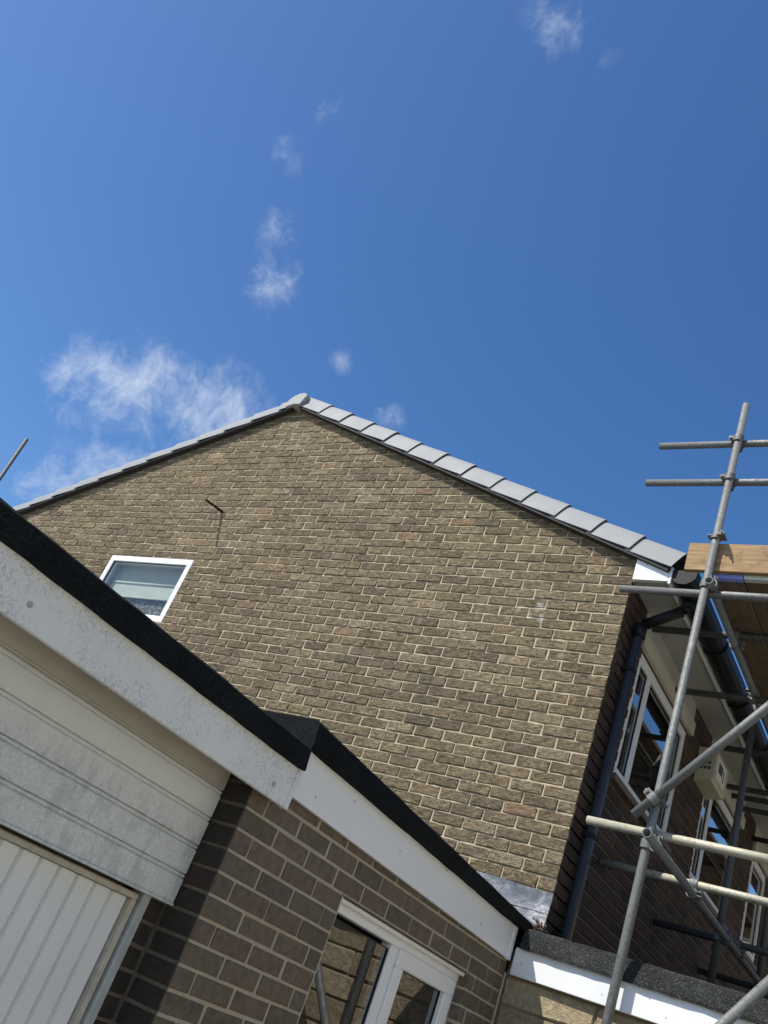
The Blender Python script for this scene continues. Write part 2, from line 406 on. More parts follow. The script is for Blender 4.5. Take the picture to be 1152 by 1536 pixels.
def build(name, bm, mats, parent=None, smooth=False, norm=True):
    if norm: bmesh.ops.recalc_face_normals(bm, faces=bm.faces[:])
    me = bpy.data.meshes.new(name); bm.to_mesh(me); bm.free()
    for mt in (mats if isinstance(mats, (list, tuple)) else [mats]): me.materials.append(mt)
    if smooth:
        for p in me.polygons: p.use_smooth = True
    return place(name, me, parent)
def place(name, me, parent=None):
    o = bpy.data.objects.new(name, me); COL.objects.link(o)
    if parent is not None:
        o.parent = parent; o.matrix_parent_inverse = Matrix.Translation(-world_loc(parent))
    return o
def world_loc(o):
    return Vector(o.get('_base', (0, 0, 0))) if o.type == 'EMPTY' else Vector((0, 0, 0))
def thing(name, label, cat, loc=(0, 0, 0), group=None):
    o = bpy.data.objects.new(name, None); COL.objects.link(o); o.location = loc
    o['_base'] = loc; o['label'] = label; o['category'] = cat
    if group: o['group'] = group
    o.empty_display_size = .2
    return o
def NB(): return bmesh.new()
def boxpart(name, b, mat, parent, bev=.003, **k):
    bm = NB(); add_box(bm, *b, bev=bev); return build(name, bm, mat, parent)

# ---- bricks. local frame: face at y=0 looking to -y, length along +x, height along +z
def brick_geo(w, h, d=.06, rough=.0016, ch=.005, seed=0):
    r = random.Random(seed)
    nx = 4 if w > .15 else 2
    xs = [0] + [ch + (w - 2 * ch) * i / nx for i in range(nx + 1)] + [w]
    zs = [0, ch, h * .5, h - ch, h]
    V = []; F = []
    idx = {}
    for i, x in enumerate(xs):
        for j, z in enumerate(zs):
            edge = i in (0, len(xs) - 1) or j in (0, len(zs) - 1)
            if edge and (i in (0, len(xs) - 1)) and (j in (0, len(zs) - 1)):
                x2 = x + (ch * .3 if i == 0 else -ch * .3); z2 = z + (ch * .3 if j == 0 else -ch * .3)
            else: x2, z2 = x, z
            jx = r.uniform(-1, 1) * rough; jz = r.uniform(-1, 1) * rough
            if i == 0: jx = abs(jx)
            if i == len(xs) - 1: jx = -abs(jx)
            if j == 0: jz = abs(jz)
            if j == len(zs) - 1: jz = -abs(jz)
            y = (ch * .85 if edge else r.uniform(-1.1, .25) * rough)
            idx[i, j] = len(V); V.append((x2 + jx, y, z2 + jz))
    for i in range(len(xs) - 1):
        for j in range(len(zs) - 1):
            F.append((idx[i, j], idx[i + 1, j], idx[i + 1, j + 1], idx[i, j + 1]))
    per = [(i, 0) for i in range(len(xs))] + [(len(xs) - 1, j) for j in range(1, len(zs))] + \
          [(i, len(zs) - 1) for i in range(len(xs) - 2, -1, -1)] + [(0, j) for j in range(len(zs) - 2, 0, -1)]
    c4 = [len(V) + k for k in range(4)]
    V += [(0.001, d, 0.001), (w - .001, d, .001), (w - .001, d, h - .001), (.001, d, h - .001)]
    n1 = len(xs) - 1; n2 = len(zs) - 1
    sides = [per[0:n1 + 1], per[n1:n1 + n2 + 1], per[n1 + n2:2 * n1 + n2 + 1], per[2 * n1 + n2:] + [per[0]]]
    for k, s in enumerate(sides):
        ids = [idx[q] for q in s]
        F.append(tuple(ids[::-1] + [c4[k], c4[(k + 1) % 4]]))
    return V, F
_brick_cache = {}
def brick_mesh(w, h, mat, var, rough, ch):
    key = (round(w, 3), round(h, 3), mat.name, var, rough)
    if key not in _brick_cache:
        V, F = brick_geo(w, h, rough=rough, ch=ch, seed=hash(key[:2]) % 9999 + var * 17)
        me = bpy.data.meshes.new('brick'); me.from_pydata(V, [], F); me.update()
        me.materials.append(mat); _brick_cache[key] = me
    return _brick_cache[key]
def clip_poly(poly, f):
    out = []
    for i in range(len(poly)):
        a, b = poly[i], poly[(i + 1) % len(poly)]; fa, fb = f(a), f(b)
        if fa >= 0: out.append(a)
        if (fa >= 0) != (fb >= 0):
            t = fa / (fa - fb); out.append((a[0] + (b[0] - a[0]) * t, a[1] + (b[1] - a[1]) * t))
    return out
def wall_matrix(kind, plane):
    """kind 'g': face towards -y on plane y=plane, u=x.  kind 'f': face towards +x on plane x=plane, u=y"""
    if kind == 'g': return Matrix(((1, 0, 0, 0), (0, 1, 0, plane), (0, 0, 1, 0), (0, 0, 0, 1)))
    return Matrix(((0, -1, 0, plane), (1, 0, 0, 0), (0, 0, 1, 0), (0, 0, 0, 1)))
class Bricks:
    """collects rectangles on walls, then builds the largest-looking ones singly and the rest as one part"""
    def __init__(s, limit, name='brick', stuffname='brickwork'):
        s.items = []; s.limit = limit; s.name = name; s.stuffname = stuffname
    def add(s, kind, plane, u0, u1, z0, z1, mat, rough, ch, hidden=False, clip=None):
        if u1 - u0 < .018: return
        s.items.append((kind, plane, u0, u1, z0, z1, mat, rough, ch, hidden, clip))
    def size(s, it):
        kind, plane, u0, u1, z0, z1, mat, rough, ch, hidden, clip = it
        if hidden: return 0
        M = wall_matrix(kind, plane); q = []
        for u, z in ((u0, z0), (u1, z0), (u1, z1), (u0, z1)):
            p = project(M @ Vector((u, 0, z)))
            if p is None: return 0
            q.append(p)
        cx = sum(p[0] for p in q) / 4; cy = sum(p[1] for p in q) / 4
        if not (-10 < cx < 1162 and -10 < cy < 1546): return 0
        a = 0
        for i in range(4):
            j = (i + 1) % 4; a += q[i][0] * q[j][1] - q[j][0] * q[i][1]
        return abs(a) / 2
    def build(s, parent):
        ranked = sorted(s.items, key=lambda it: (-s.size(it) if it[10] is None else 0))
        singles = [it for it in ranked if it[10] is None and s.size(it) > 60][:s.limit]
        ids = set(id(x) for x in singles)
        stuff = {}
        r = random.Random(3)
        for it in s.items:
            kind, plane, u0, u1, z0, z1, mat, rough, ch, hidden, clip = it
            M = wall_matrix(kind, plane)
            dy = r.uniform(-.0022, .0022); rot = r.uniform(-1, 1) * rough * 2.6
            if clip is None:
                w, h = round((u1 - u0) / .004) * .004, z1 - z0
                T = M @ Matrix.Translation((u0, dy, z0)) @ Matrix.Rotation(rot, 4, 'Y')
                me = brick_mesh(w, h, mat, r.randrange(5), rough, ch)
                if id(it) in ids:
                    o = place(s.name, me, parent); o.matrix_world = T
                    o.parent = parent; o.matrix_parent_inverse = Matrix.Translation(-world_loc(parent)); o.matrix_basis = T
                else:
                    V, F, _ = stuff.setdefault(mat.name, ([], [], mat)); n = len(V)
                    V.extend((T @ v.co)[:] for v in me.vertices); F.extend(tuple(i + n for i in p.vertices) for p in me.polygons)
            else:
                poly = [(u0, z0), (u1, z0), (u1, z1), (u0, z1)]
                for f in clip: poly = clip_poly(poly, f) if len(poly) > 2 else poly
                if len(poly) < 3: continue
                cx = sum(p[0] for p in poly) / len(poly); cz = sum(p[1] for p in poly) / len(poly)
                V, F, _ = stuff.setdefault(mat.name, ([], [], mat)); n = len(V); k = len(poly)
                for q in poly: V.append((M @ Vector((cx + (q[0] - cx) * .95, dy, cz + (q[1] - cz) * .90)))[:])
                for q in poly: V.append((M @ Vector((q[0], ch, q[1])))[:])
                for q in poly: V.append((M @ Vector((q[0], .06, q[1])))[:])
                F.append(tuple(n + i for i in range(k)))
                for lv in (0, 1):
                    for i in range(k):
                        j = (i + 1) % k; F.append((n + lv * k + j, n + lv * k + i, n + lv * k + k + i, n + lv * k + k + j))
        V = []; F = []; MI = []; mats = []
        for k, (v, f, mt) in stuff.items():
            n = len(V); V += v; F += [tuple(i + n for i in q) for q in f]; MI += [len(mats)] * len(f); mats.append(mt)
        if V:
            me = bpy.data.meshes.new(s.stuffname); me.from_pydata(V, [], F)
            for mt in mats: me.materials.append(mt)
            me.polygons.foreach_set('material_index', MI); me.update()
            bm = NB(); bm.from_mesh(me); bmesh.ops.recalc_face_normals(bm, faces=bm.faces[:]); bm.to_mesh(me); bm.free()
            o = place(s.stuffname, me, parent); o['kind'] = 'stuff'
        return len(singles)
def course(u_start, u_end, half, rj, pitch=.225, full=.2182):
    """brick intervals from u_start running to u_end (either direction)"""
    s = 1 if u_end > u_start else -1; L = abs(u_end - u_start); out = []; a = 0; first = True
    while a < L - .02:
        w = (full / 2 - .0030 if half else full) if first else full
        j = random.Random(rj * 131 + len(out)).uniform(-.004, .004)
        b = min(L, a + w + (j if not first else 0))
        out.append((u_start + s * a, u_start + s * b) if s > 0 else (u_start - b, u_start - a)); a += (.1125 if half and first else pitch)
        if not first or True: first = False
    return out
def cut(iv, holes):
    res = [iv]
    for h0, h1 in holes:
        nr = []
        for a, b in res:
            if b <= h0 or a >= h1: nr.append((a, b)); continue
            if a < h0: nr.append((a, h0))
            if b > h1: nr.append((h1, b))
        res = nr
    return res

# ------------------------------------------------------------------ ground
gz = -0.30
bm = NB(); S = 600
vs = [bm.verts.new(p) for p in ((-S, -S, gz), (S, -S, gz), (S, S, gz), (-S, S, gz))]; bm.faces.new(vs)
g = build('ground', bm, TARMAC); g['kind'] = 'structure'; g['label'] = 'flat pale grey driveway round the house'

# ------------------------------------------------------------------ house
house = thing('house', 'two storey brick house with a tall sunlit gable and grey verge caps', 'house', (-3.8, 4, gz))
RL = lambda x: 4.852 - .4246 * x        # lower edge of the right verge
LL = lambda x: 7.945 + .392 * x        # lower edge of the left verge
XA = (4.852 - 7.945) / (.392 + .4246); ZA = RL(XA)
XL = -7.72
GW = (-5.315, -4.146, 3.957, 4.632)    # gable window opening
bm = NB()
t = lambda x: min(RL(x), LL(x)) + .07
def gprism(x0, x1, z0=None, z1=None):
    xs = [x0] + ([XA] if x0 < XA < x1 else []) + [x1]
    lo = gz if z0 is None else z0
    top = [(x, t(x) if z1 is None else z1) for x in xs[::-1]]
    add_prism(bm, [(x0, lo), (x1, lo)] + top, 'y', .0046, .25)
gprism(XL, GW[0]); gprism(GW[1], -.0065)
gprism(GW[0], GW[1], None, GW[2]); gprism(GW[0], GW[1], GW[3], None)
build('wall', bm, MORT, house)
# facade (normal +x) with window openings
FW = [(.46, 1.80, 3.50, 4.40), (2.56, 3.90, 3.50, 4.40), (4.62, 5.40, 3.50, 4.40)]
YE = 9.8
bm = NB()
edges = [.26]
for w in FW: edges += [w[0], w[1]]
edges.append(YE)
for i in range(0, len(edges), 2): add_box(bm, -.25, -.0065, edges[i], edges[i + 1], gz, 4.66)
for w in FW:
    add_box(bm, -.25, -.0065, w[0], w[1], gz, w[2]); add_box(bm, -.25, -.0065, w[0], w[1], w[3], 4.66)
add_box(bm, -.25, -.0065, .0062, .26, gz, 4.66)
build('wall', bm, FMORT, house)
bm = NB(); add_box(bm, XL, XL + .25, .26, YE, gz, 4.9); add_box(bm, XL, -.25, YE - .25, YE, gz, 4.66)
build('wall', bm, MORT, house)
B = Bricks(300)
clipf = [lambda q: RL(q[0]) + .05 - q[1], lambda q: LL(q[0]) + .05 - q[1]]
k0 = -8
for k in range(k0, 54):
    z0 = 2.61 + .075 * k; z1 = z0 + .0688
    for (a, b) in course(-.003, XL, k % 2 == 0, k + 100):
        for (a2, b2) in cut((a, b), [(GW[0], GW[1])] if GW[2] < (z0 + z1) / 2 < GW[3] else []):
            mx = (a2 + b2) / 2; mz = (z0 + z1) / 2
            if mz > min(RL(mx), LL(mx)) + .12: continue
            need = z1 > min(RL(a2), LL(a2), RL(b2), LL(b2)) + .05
            hid = False
            if mx < -.06:
                tt = (-.06 - CAM.x) / (mx - CAM.x); zc = CAM.z + tt * (mz - CAM.z); hid = zc < 2.40
            B.add('g', 0, a2, b2, z0, z1, STONE, .0030, .0050, hid, clipf if need else None)
for k in range(-8, 28):
    z0 = 2.61 + .075 * k; z1 = min(z0 + .065, 4.664)
    zm = (z0 + z1) / 2
    if z1 - z0 < .02: continue
    for (a, b) in course(.004, YE, k % 2 != 0, k + 300):
        for (a2, b2) in cut((a, b), [(w[0] - (.07 if zm > w[3] else 0), w[1] + (.07 if zm > w[3] else 0)) for w in FW if w[2] < zm]):
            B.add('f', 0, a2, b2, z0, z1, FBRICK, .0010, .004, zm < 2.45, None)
B.build(house)

# gable window
gw = thing_w = None
def window(parent, kind, plane, u0, u1, z0, z1, fr, lights, depth=.06, glass=GLASS, name='window', room=None):
    """lights: list of (u0,u1,z0,z1,sash?)   kind 'g' faces -y, kind 'f' faces +x. built outwards from plane"""
    M = wall_matrix(kind, plane)
    bm = NB()
    def bx(a, b, c, d, y0, y1, bev=.004): add_box(bm, a, b, y0, y1, c, d, bev, M)
    us = sorted(lights, key=lambda l: l[0])
    bx(u0, u1, z1 - fr, z1, 0, depth); bx(u0, u1, z0, z0 + fr, 0, depth)
    bx(u0, u0 + fr, z0 + fr, z1 - fr, .0, depth); bx(u1 - fr, u1, z0 + fr, z1 - fr, .0, depth)
    for a, b in zip(us, us[1:]):
        bx(a[1], b[0], z0 + fr, z1 - fr, .002, depth)
    w = build(name, bm, UPVC, parent)
    for (a, b, c, d, sash) in us:
        if sash:
            s = sash; bm = NB()
            for q in ((a, b, d - s, d), (a, b, c, c + s)): add_box(bm, q[0], q[1], -.012, .03, q[2], q[3], .005, M)
            for q in ((a, a + s, c + s, d - s), (b - s, b, c + s, d - s)): add_box(bm, q[0], q[1], -.012, .03, q[2], q[3], .005, M)
            build('sash', bm, UPVC, w)
            a, b, c, d = a + s, b - s, c + s, d - s
        bm = NB(); gk = .0035
        for q in ((a, b, d - gk, d), (a, b, c, c + gk), (a, a + gk, c + gk, d - gk), (b - gk, b, c + gk, d - gk)):
            add_box(bm, q[0], q[1], .012, .026, q[2], q[3], 0, M)
        build('gasket', bm, GASKET, w)
        bm = NB(); vs = [bm.verts.new(M @ Vector(p)) for p in ((a, .018, c), (b, .018, c), (b, .018, d), (a, .018, d))]; bm.faces.new(vs)
        build('pane', bm, glass, w, norm=False)
    if room:
        bm = NB(); D = room
        q = [(u0, z0), (u1, z0), (u1, z1), (u0, z1)]
        A = [bm.verts.new(M @ Vector((u, depth + .002, z))) for u, z in q]; Bv = [bm.verts.new(M @ Vector((u, D, z))) for u, z in q]
        bm.faces.new(Bv)
        for i in range(4): bm.faces.new((A[i], A[(i + 1) % 4], Bv[(i + 1) % 4], Bv[i]))
        build('room', bm, DARK, w)
    return w
w = window(house, 'g', .004, GW[0] + .004, GW[1] - .004, GW[2] + .003, GW[3] - .004, .062,
           [(GW[0] + .066, GW[1] - .066, GW[2] + .065, GW[3] - .066, 0)], glass=GLASS, name='gable_window')
bm = NB()    # plastered reveal inside, seen from below through the glass
add_box(bm, GW[0] - .012, GW[1] + .012, .070, .36, GW[3] - .055, GW[3] - .03); add_box(bm, GW[0] + .030, GW[0] + .050, .070, .36, GW[2], GW[3] - .055)
add_box(bm, GW[1] - .050, GW[1] - .030, .070, .36, GW[2], GW[3] - .055); add_box(bm, GW[0] - .01, GW[1] + .01, .070, .40, GW[2] + .02, GW[2] + .045)
build('inner_reveal', bm, GREYIN, w)
bm = NB(); add_box(bm, GW[0] - .4, GW[1] + .4, 2.6, 2.62, GW[2] - .6, GW[3] + .5); add_box(bm, GW[0] - .4, GW[1] + .4, .37, 2.6, GW[3] + .3, GW[3] + .32)
build('room', bm, GREYIN, w)
bm = NB(); add_box(bm, GW[0] + .052, GW[1] - .052, .126, .130, 4.40, GW[3] - .056); build('blind', bm, BLINDG, w)
bm = NB(); add_box(bm, GW[0] + .075, GW[1] - .055, .108, .113, 4.235, 4.385); add_tube(bm, (GW[0] + .075, .110, 4.385), (GW[1] - .055, .110, 4.385), .014, 14); add_tube(bm, (GW[0] + .075, .110, 4.233), (GW[1] - .055, .110, 4.233), .008, 10)
build('blind', bm, BLIND, w)
bm = NB(); add_box(bm, GW[0] + .052, GW[1] - .052, .135, .139, GW[2] + .05, 4.26); build('net_curtain', bm, NET, w)

for i, (a, b, c, d) in enumerate(FW):
    if i < 2:
        lights = [(a + .07, a + .265, c + .09, d - .08, .0), (a + .345, b - .085, c + .09, d - .085, 0)]
    else: lights = [(a + .05, b - .05, c + .05, d - .05, .03)]
    window(house, 'f', -.012, a + .003, b - .003, c + .003, d - .003, .07, lights, glass=GLASSD, room=1.2)
    boxpart('window_sill', (-.05, .035, a - .05, b + .05, c - .045, c - .002), SILL, house)
    boxpart('window_trim', (-.004, .030, a - .07, b + .07, d + .004, d + .112), CREAM, house)
    boxpart('frieze_board', (-.004, .010, a - .07, b + .07, d + .113, 4.665), SOFF, house)

# verge caps, ridge end, undercloak and covering
OUT = [(-.16, .036), (-.05, .036), (-.006, .034), (.010, .024), (.026, -.004), (.040, -.038), (.052, -.072), (.062, -.104), (.070, -.130)]
INN = [(a - .0045, b - .004) for a, b in OUT]
SEC = OUT + INN[::-1]
def verge(P0, sdir, nrm, s0, s1, mat=TILE):
    """cap from distance s0 (upslope) to s1 (downslope) measured down the slope from P0 (a point of the lower edge line)"""
    bm = NB(); rings = []
    dj = random.Random(int(s1 * 977)).uniform(-.002, .002)
    for s, off in ((s0, -.0062), (s1 - .02, .0072 + dj), (s1, .0078 + dj)):
        ring = []
        for (a, b) in SEC:
            e = 1
            p = Vector(P0) + Vector(sdir) * s + Vector(nrm) * (b + .130 + off * e)
            p.y = -a - off * e * .8
            ring.append(bm.verts.new(p))
        rings.append(ring)
    k = len(SEC)
    for r0, r1 in zip(rings, rings[1:]):
        for i in range(k):
            j = (i + 1) % k; f = bm.faces.new((r0[i], r1[i], r1[j], r0[j])); f.smooth = False
    bm.faces.new(rings[0]); bm.faces.new(rings[-1][::-1])
    return build('verge_tile', bm, mat, house)
sR = Vector((1, 0, -.4246)).normalized(); nR = Vector((.4246, 0, 1)).normalized()
sL = Vector((-1, 0, -.392)).normalized(); nL = Vector((-.392, 0, 1)).normalized()
P0 = (XA, 0, ZA)
kR = math.hypot(1, .4246); kL = math.hypot(1, .392)
xr = [-3.441 + .308 * i for i in range(13)]
prev = -.02
for x in xr:
    s = (x - XA) * kR
    verge(P0, sR, nR, prev - .03, s); prev = s
prev = -.02
for i in range(13):
    x = -3.99 - .3115 * i
    s = (XA - x) * kL; verge(P0, sL, nL, prev - .03, s); prev = s
bm = NB()
def ucl(sd, nr, L):
    for q0, q1, n0, n1 in ((.05, L, .022, .046),):
        p = Vector(P0)
        for ya, yb in ((-.060, .02),):
            vs = []
            for s in (q0, q1):
                for n in (n0 - .045, n1 - .045):
                    for y in (ya, yb):
                        c = p + sd * s + nr * n; c.y = y; vs.append(bm.verts.new(c))
            for f in ((0, 1, 3, 2), (4, 6, 7, 5), (0, 4, 5, 1), (2, 3, 7, 6), (0, 2, 6, 4), (1, 5, 7, 3)): bm.faces.new([vs[i] for i in f])
ucl(sR, nR, .257 * kR - XA * kR - .015); ucl(sL, nL, 4.2)
build('undercloak', bm, UNDER, house)
bm = NB()   # stepped tile courses behind the verge
for sd, nr, L in ((sR, nR, (.27 - XA) * kR), (sL, nL, 4.3)):
    n = int(L / .337) + 1
    for i in range(n):
        s0 = i * .337; s1 = min(L, s0 + .40)
        A = Vector(P0) + sd * s0 + nr * .165; Bq = Vector(P0) + sd * s1 + nr * .178
        vs = []
        for c, dn in ((A, .0), (A, -.02), (Bq, -.02), (Bq, 0)):
            for y in (.14, YE + .1):
                q = c + nr * dn; q.y = y; vs.append(bm.verts.new(q))
        for f in ((0, 1, 3, 2), (2, 3, 5, 4), (4, 5, 7, 6), (6, 7, 1, 0), (0, 2, 4, 6), (1, 7, 5, 3)): bm.faces.new([vs[k] for k in f])
build('roof_covering', bm, TILED, house)
bm = NB()
rp = [(-3.722, 6.428), (-3.680, 6.536), (-3.694, 6.566), (-3.738, 6.580), (-3.79, 6.574), (-3.845, 6.546), (-3.893, 6.500), (-3.900, 6.472), (-3.892, 6.404), (-3.80, 6.436)]
cx, cz = -3.79, 6.51
rings = []
for y, k in ((.45, .98), (-.078, 1.0), (-.090, .985), (-.094, .93)):
    rings.append([bm.verts.new((cx + (x - cx) * k, y, cz + (z - cz) * k)) for x, z in rp])
for a, b in zip(rings, rings[1:]):
    for i in range(len(rp)):
        jn = (i + 1) % len(rp); bm.faces.new((a[i], b[i], b[jn], a[jn]))
bm.faces.new(rings[0]); bm.faces.new(rings[-1][::-1])
build('ridge_tile', bm, RIDGE, house)
bm = NB(); add_prism(bm, [(XA - .08, ZA + .17), (XA + .10, ZA + .17), (XA + .02, ZA + .24)], 'y', .42, YE + .1); build('ridge_line', bm, TILED, house)

# eaves on the facade side
bm = NB(); add_prism(bm, [(.008, 4.666), (.240, 4.666), (.243, 4.752), (.008, 4.862)], 'y', -.032, -.001)
build('eaves_box_end', bm, UPVC, house)
bm = NB(); add_tube(bm, (.085, -.036, 4.79), (.085, -.031, 4.79), .005, 10); build('screw', bm, RUST, house)
boxpart('soffit_board', (.002, .240, -.001, YE, 4.666, 4.676), SOFF, house, 0)
boxpart('fascia_board', (.243, .262, -.034, YE, 4.645, 4.775), UPVC, house)
bm = NB()
gp = [(.264, 4.752), (.264, 4.70), (.280, 4.668), (.310, 4.652), (.355, 4.650), (.392, 4.668), (.416, 4.698), (.424, 4.752), (.416, 4.752), (.408, 4.702), (.388, 4.676), (.354, 4.658), (.312, 4.660), (.286, 4.674), (.272, 4.703), (.272, 4.752)]
add_prism(bm, gp, 'y', -.028, YE)
add_prism(bm, [gp[0], gp[1], gp[2], gp[3], gp[4], gp[5], gp[6], gp[7]], 'y', -.032, -.0285)
gut = build('gutter', bm, BLACKP, house)
for y in (.9, 1.75, 2.6, 3.45, 4.3, 5.15):
    bm = NB(); add_prism(bm, [(.262, 4.765), (.262, 4.69), (.276, 4.656), (.308, 4.640), (.358, 4.638), (.398, 4.656), (.426, 4.69), (.434, 4.765), (.424, 4.765), (.416, 4.70), (.39, 4.672), (.355, 4.654), (.31, 4.656), (.284, 4.672), (.272, 4.70), (.272, 4.765)], 'y', y, y + .03)
    build('bracket', bm, BLACKP, gut)
dpy0, dpy1 = .175, .24
bm = NB(); add_box(bm, .020, .076, dpy0, dpy1 - .012, 2.40, 4.44, .010)
dp = build('downpipe', bm, DPIPE, house)
for z in (3.0, 4.1):
    bm = NB(); add_box(bm, .0, .082, dpy0 - .006, dpy1 - .006, z, z + .03, .004); build('clip', bm, BLACKP, dp)
bm = NB(); add_path(bm, [(.05, .207, 4.40), (.06, .207, 4.455), (.30, .207, 4.585), (.335, .207, 4.66)], .036, 14)
add_tube(bm, (.05, .207, 4.36), (.05, .207, 4.45), .042, 14); add_tube(bm, (.335, .207, 4.60), (.335, .207, 4.66), .044, 14)
build('swan_neck', bm, BLACKP, dp)
# lead apron at the foot of the gable
bm = NB()
n = 18
def leadz(i): return .004 * math.sin(i * 1.7) + .003 * math.sin(i * .9 + 1)
top = [(-2.9 + 2.9 * i / n, 2.608 + leadz(i)) for i in range(n + 1)]
V0 = [bm.verts.new((x, -.009 - .003 * math.sin(i * 2.1), z)) for i, (x, z) in enumerate(top)]
V1 = [bm.verts.new((x, -.010 - .006 * math.sin(i * 1.3 + 1), 2.555)) for i, (x, z) in enumerate(top)]
V2 = [bm.verts.new((x, -.014 - .004 * math.sin(i * 1.9), 2.487)) for i, (x, z) in enumerate(top)]
for a, b in ((V0, V1), (V1, V2)):
    for i in range(n): bm.faces.new((a[i], a[i + 1], b[i + 1], b[i]))
build('lead_flashing', bm, LEAD, house, smooth=True, norm=False)
bm = NB()
W0 = [bm.verts.new((x, -.019 - .003 * math.sin(i * 1.4), 2.480 - leadz(i) * .6)) for i, (x, z) in enumerate(top)]
W1 = [bm.verts.new((x, -.030 - .004 * math.sin(i * 1.1), 2.375)) for i, (x, z) in enumerate(top)]
for i in range(n): bm.faces.new((W0[i], W0[i + 1], W1[i + 1], W1[i]))
build('lead_flashing', bm, LEAD, house, smooth=True, norm=False)
# old iron pin sticking out of the gable
bm = NB(); add_tube(bm, (-4.105, .02, 5.175), (-4.125, -.230, 5.150), .0125, 12)
build('iron_pin', bm, RUST, house)

# alarm box on the facade
ab = thing('alarm_box', 'cream alarm box with slots and a white label fixed high on the dark facade', 'alarm box', (0, 2.3, 4.16))
bm = NB(); add_prism(bm, [(.004, 4.165), (.135, 4.185), (.150, 4.205), (.150, 4.43), (.135, 4.45), (.004, 4.45)], 'y', 2.17, 2.60); build('case', bm, ALARM, ab)
boxpart('label_plate', (.1505, .1545, 2.22, 2.52, 4.23, 4.41), ALARML, ab, .001)
bm = NB(); add_box(bm, .1548, .1560, 2.27, 2.40, 4.30, 4.38); add_box(bm, .1548, .1560, 2.43, 2.455, 4.27, 4.37); build('print', bm, PRINT, ab)
for i in range(3):
    bm = NB()
    for j in range(3):
        add_box(bm, .035 + j * .03, .057 + j * .03, 2.1665, 2.1695, 4.27 + i * .045, 4.295 + i * .045)
    build('slot', bm, PRINT, ab)

# ------------------------------------------------------------------ garage
gar = thing('garage', 'flat roofed dark brick garage with white cladding over its ribbed door', 'garage', (-1.7, -2.6, gz))
XG = -.11
WY0, WY1, WZ0, WZ1 = -1.81, -.50, 1.00, 2.030
bm = NB()
xf = XG - .0035
add_box(bm, -.35, xf, -2.5600, WY0, gz, 2.30); add_box(bm, -.35, xf, WY1, -.118, gz, 2.30)
add_box(bm, -.35, xf, WY0, WY1, gz, WZ0); add_box(bm, -.35, xf, WY0, WY1, WZ1, 2.30)
add_box(bm, -.40, -.2525, -5.9, -2.5665, 1.762, 2.296); add_box(bm, -3.3, -.40, -5.9, -5.0, 2.0, 2.19); add_box(bm, -.42, -.40, -5.9, -2.5665, gz, 1.9)
add_box(bm, -.40, -.36, -6.0, -5.2, gz, 2.2); add_box(bm, -3.3, -.36, -6.0, -5.9, gz, 2.2); add_box(bm, -3.4, -3.3, -6.0, -.12, gz, 2.2)
build('wall', bm, GMORT, gar)
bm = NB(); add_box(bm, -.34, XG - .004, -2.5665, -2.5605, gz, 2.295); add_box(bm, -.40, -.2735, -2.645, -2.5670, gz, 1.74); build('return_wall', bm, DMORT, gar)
B = Bricks(300)
for k in range(-31, 3):
    z0 = 2.035 + .075 * k; z1 = z0 + .065; zm = (z0 + z1) / 2
    if z1 - z0 < .015: continue
    for (a, b) in course(-2.567, -.122, k % 2 != 0, k + 500, full=.2130):
        for (a2, b2) in cut((a, b), [(WY0, WY1)] if WZ0 < zm < WZ1 else []):
            B.add('f', XG, a2, b2, z0, z1, GBRICK, .0009, .0035)
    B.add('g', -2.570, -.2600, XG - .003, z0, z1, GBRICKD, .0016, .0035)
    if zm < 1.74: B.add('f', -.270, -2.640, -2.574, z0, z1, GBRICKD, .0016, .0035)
    if WZ0 < zm < WZ1: B.add('g', WY1 - .0015, -.168, XG - .004, z0, z1, GBRICK, .0010, .0035)
B.build(gar)
bm = NB(); add_box(bm, XG - .002, XG + .012, -.128, -.114, gz, 2.13, .004); build('mortar_fillet', bm, GMORT, gar)
# window
window(gar, 'f', -.170, WY0 + .002, WY1 - .002, WZ0 + .003, WZ1 - .004, .055,
       [(WY0 + .09, -1.215, WZ0 + .07, 1.950, 0), (-1.145, -.545, WZ0 + .06, 1.975, .075)], glass=GLASSD, room=1.0)
boxpart('window_head_trim', (-.168, -.140, WY0 + .004, WY1 - .004, WZ1 - .024, WZ1 - .006), UPVC, gar, .003)
bm = NB(); add_box(bm, XG - .05, XG - .0005, WY0 - .0005, WY0 + .006, WZ0, WZ1 - .006); build('sealant', bm, CREAM, gar)
# far (newer) fascia, slightly out of level like the photo
def slantbox(name, x0, x1, ya, yb, za0, za1, zb0, zb1, mat, bev=.002):
    bm = NB()
    vs = [bm.verts.new(p) for p in ((x0, ya, za0), (x1, ya, za0), (x1, yb, zb0), (x0, yb, zb0), (x0, ya, za1), (x1, ya, za1), (x1, yb, zb1), (x0, yb, zb1))]
    for q in ((0, 3, 2, 1), (4, 5, 6, 7), (0, 1, 5, 4), (1, 2, 6, 5), (2, 3, 7, 6), (3, 0, 4, 7)): bm.faces.new([vs[i] for i in q])
    if bev: bmesh.ops.bevel(bm, geom=bm.edges[:], offset=bev, segments=1, affect='EDGES', profile=.5)
    return build(name, bm, mat, gar)
ff = slantbox('fascia_board', -.1065, -.085, -2.424, -.176, 2.2205, 2.416, 2.188, 2.376, UPVC)
ff['label'] = 'clean white fascia board above the garage window'
slantbox('end_trim', -.108, -.080, -.198, -.158, 2.184, 2.374, 2.183, 2.374, UPVC, .003)
for y, dz in ((-2.25, -.03), (-2.0, .05), (-1.55, .0), (-1.1, .06), (-.6, -.05), (-.32, .05)):
    bm = NB(); add_tube(bm, (-.0855, y, 2.30 + dz), (-.0825, y, 2.30 + dz), .004, 8); build('screw', bm, JAMB, gar)
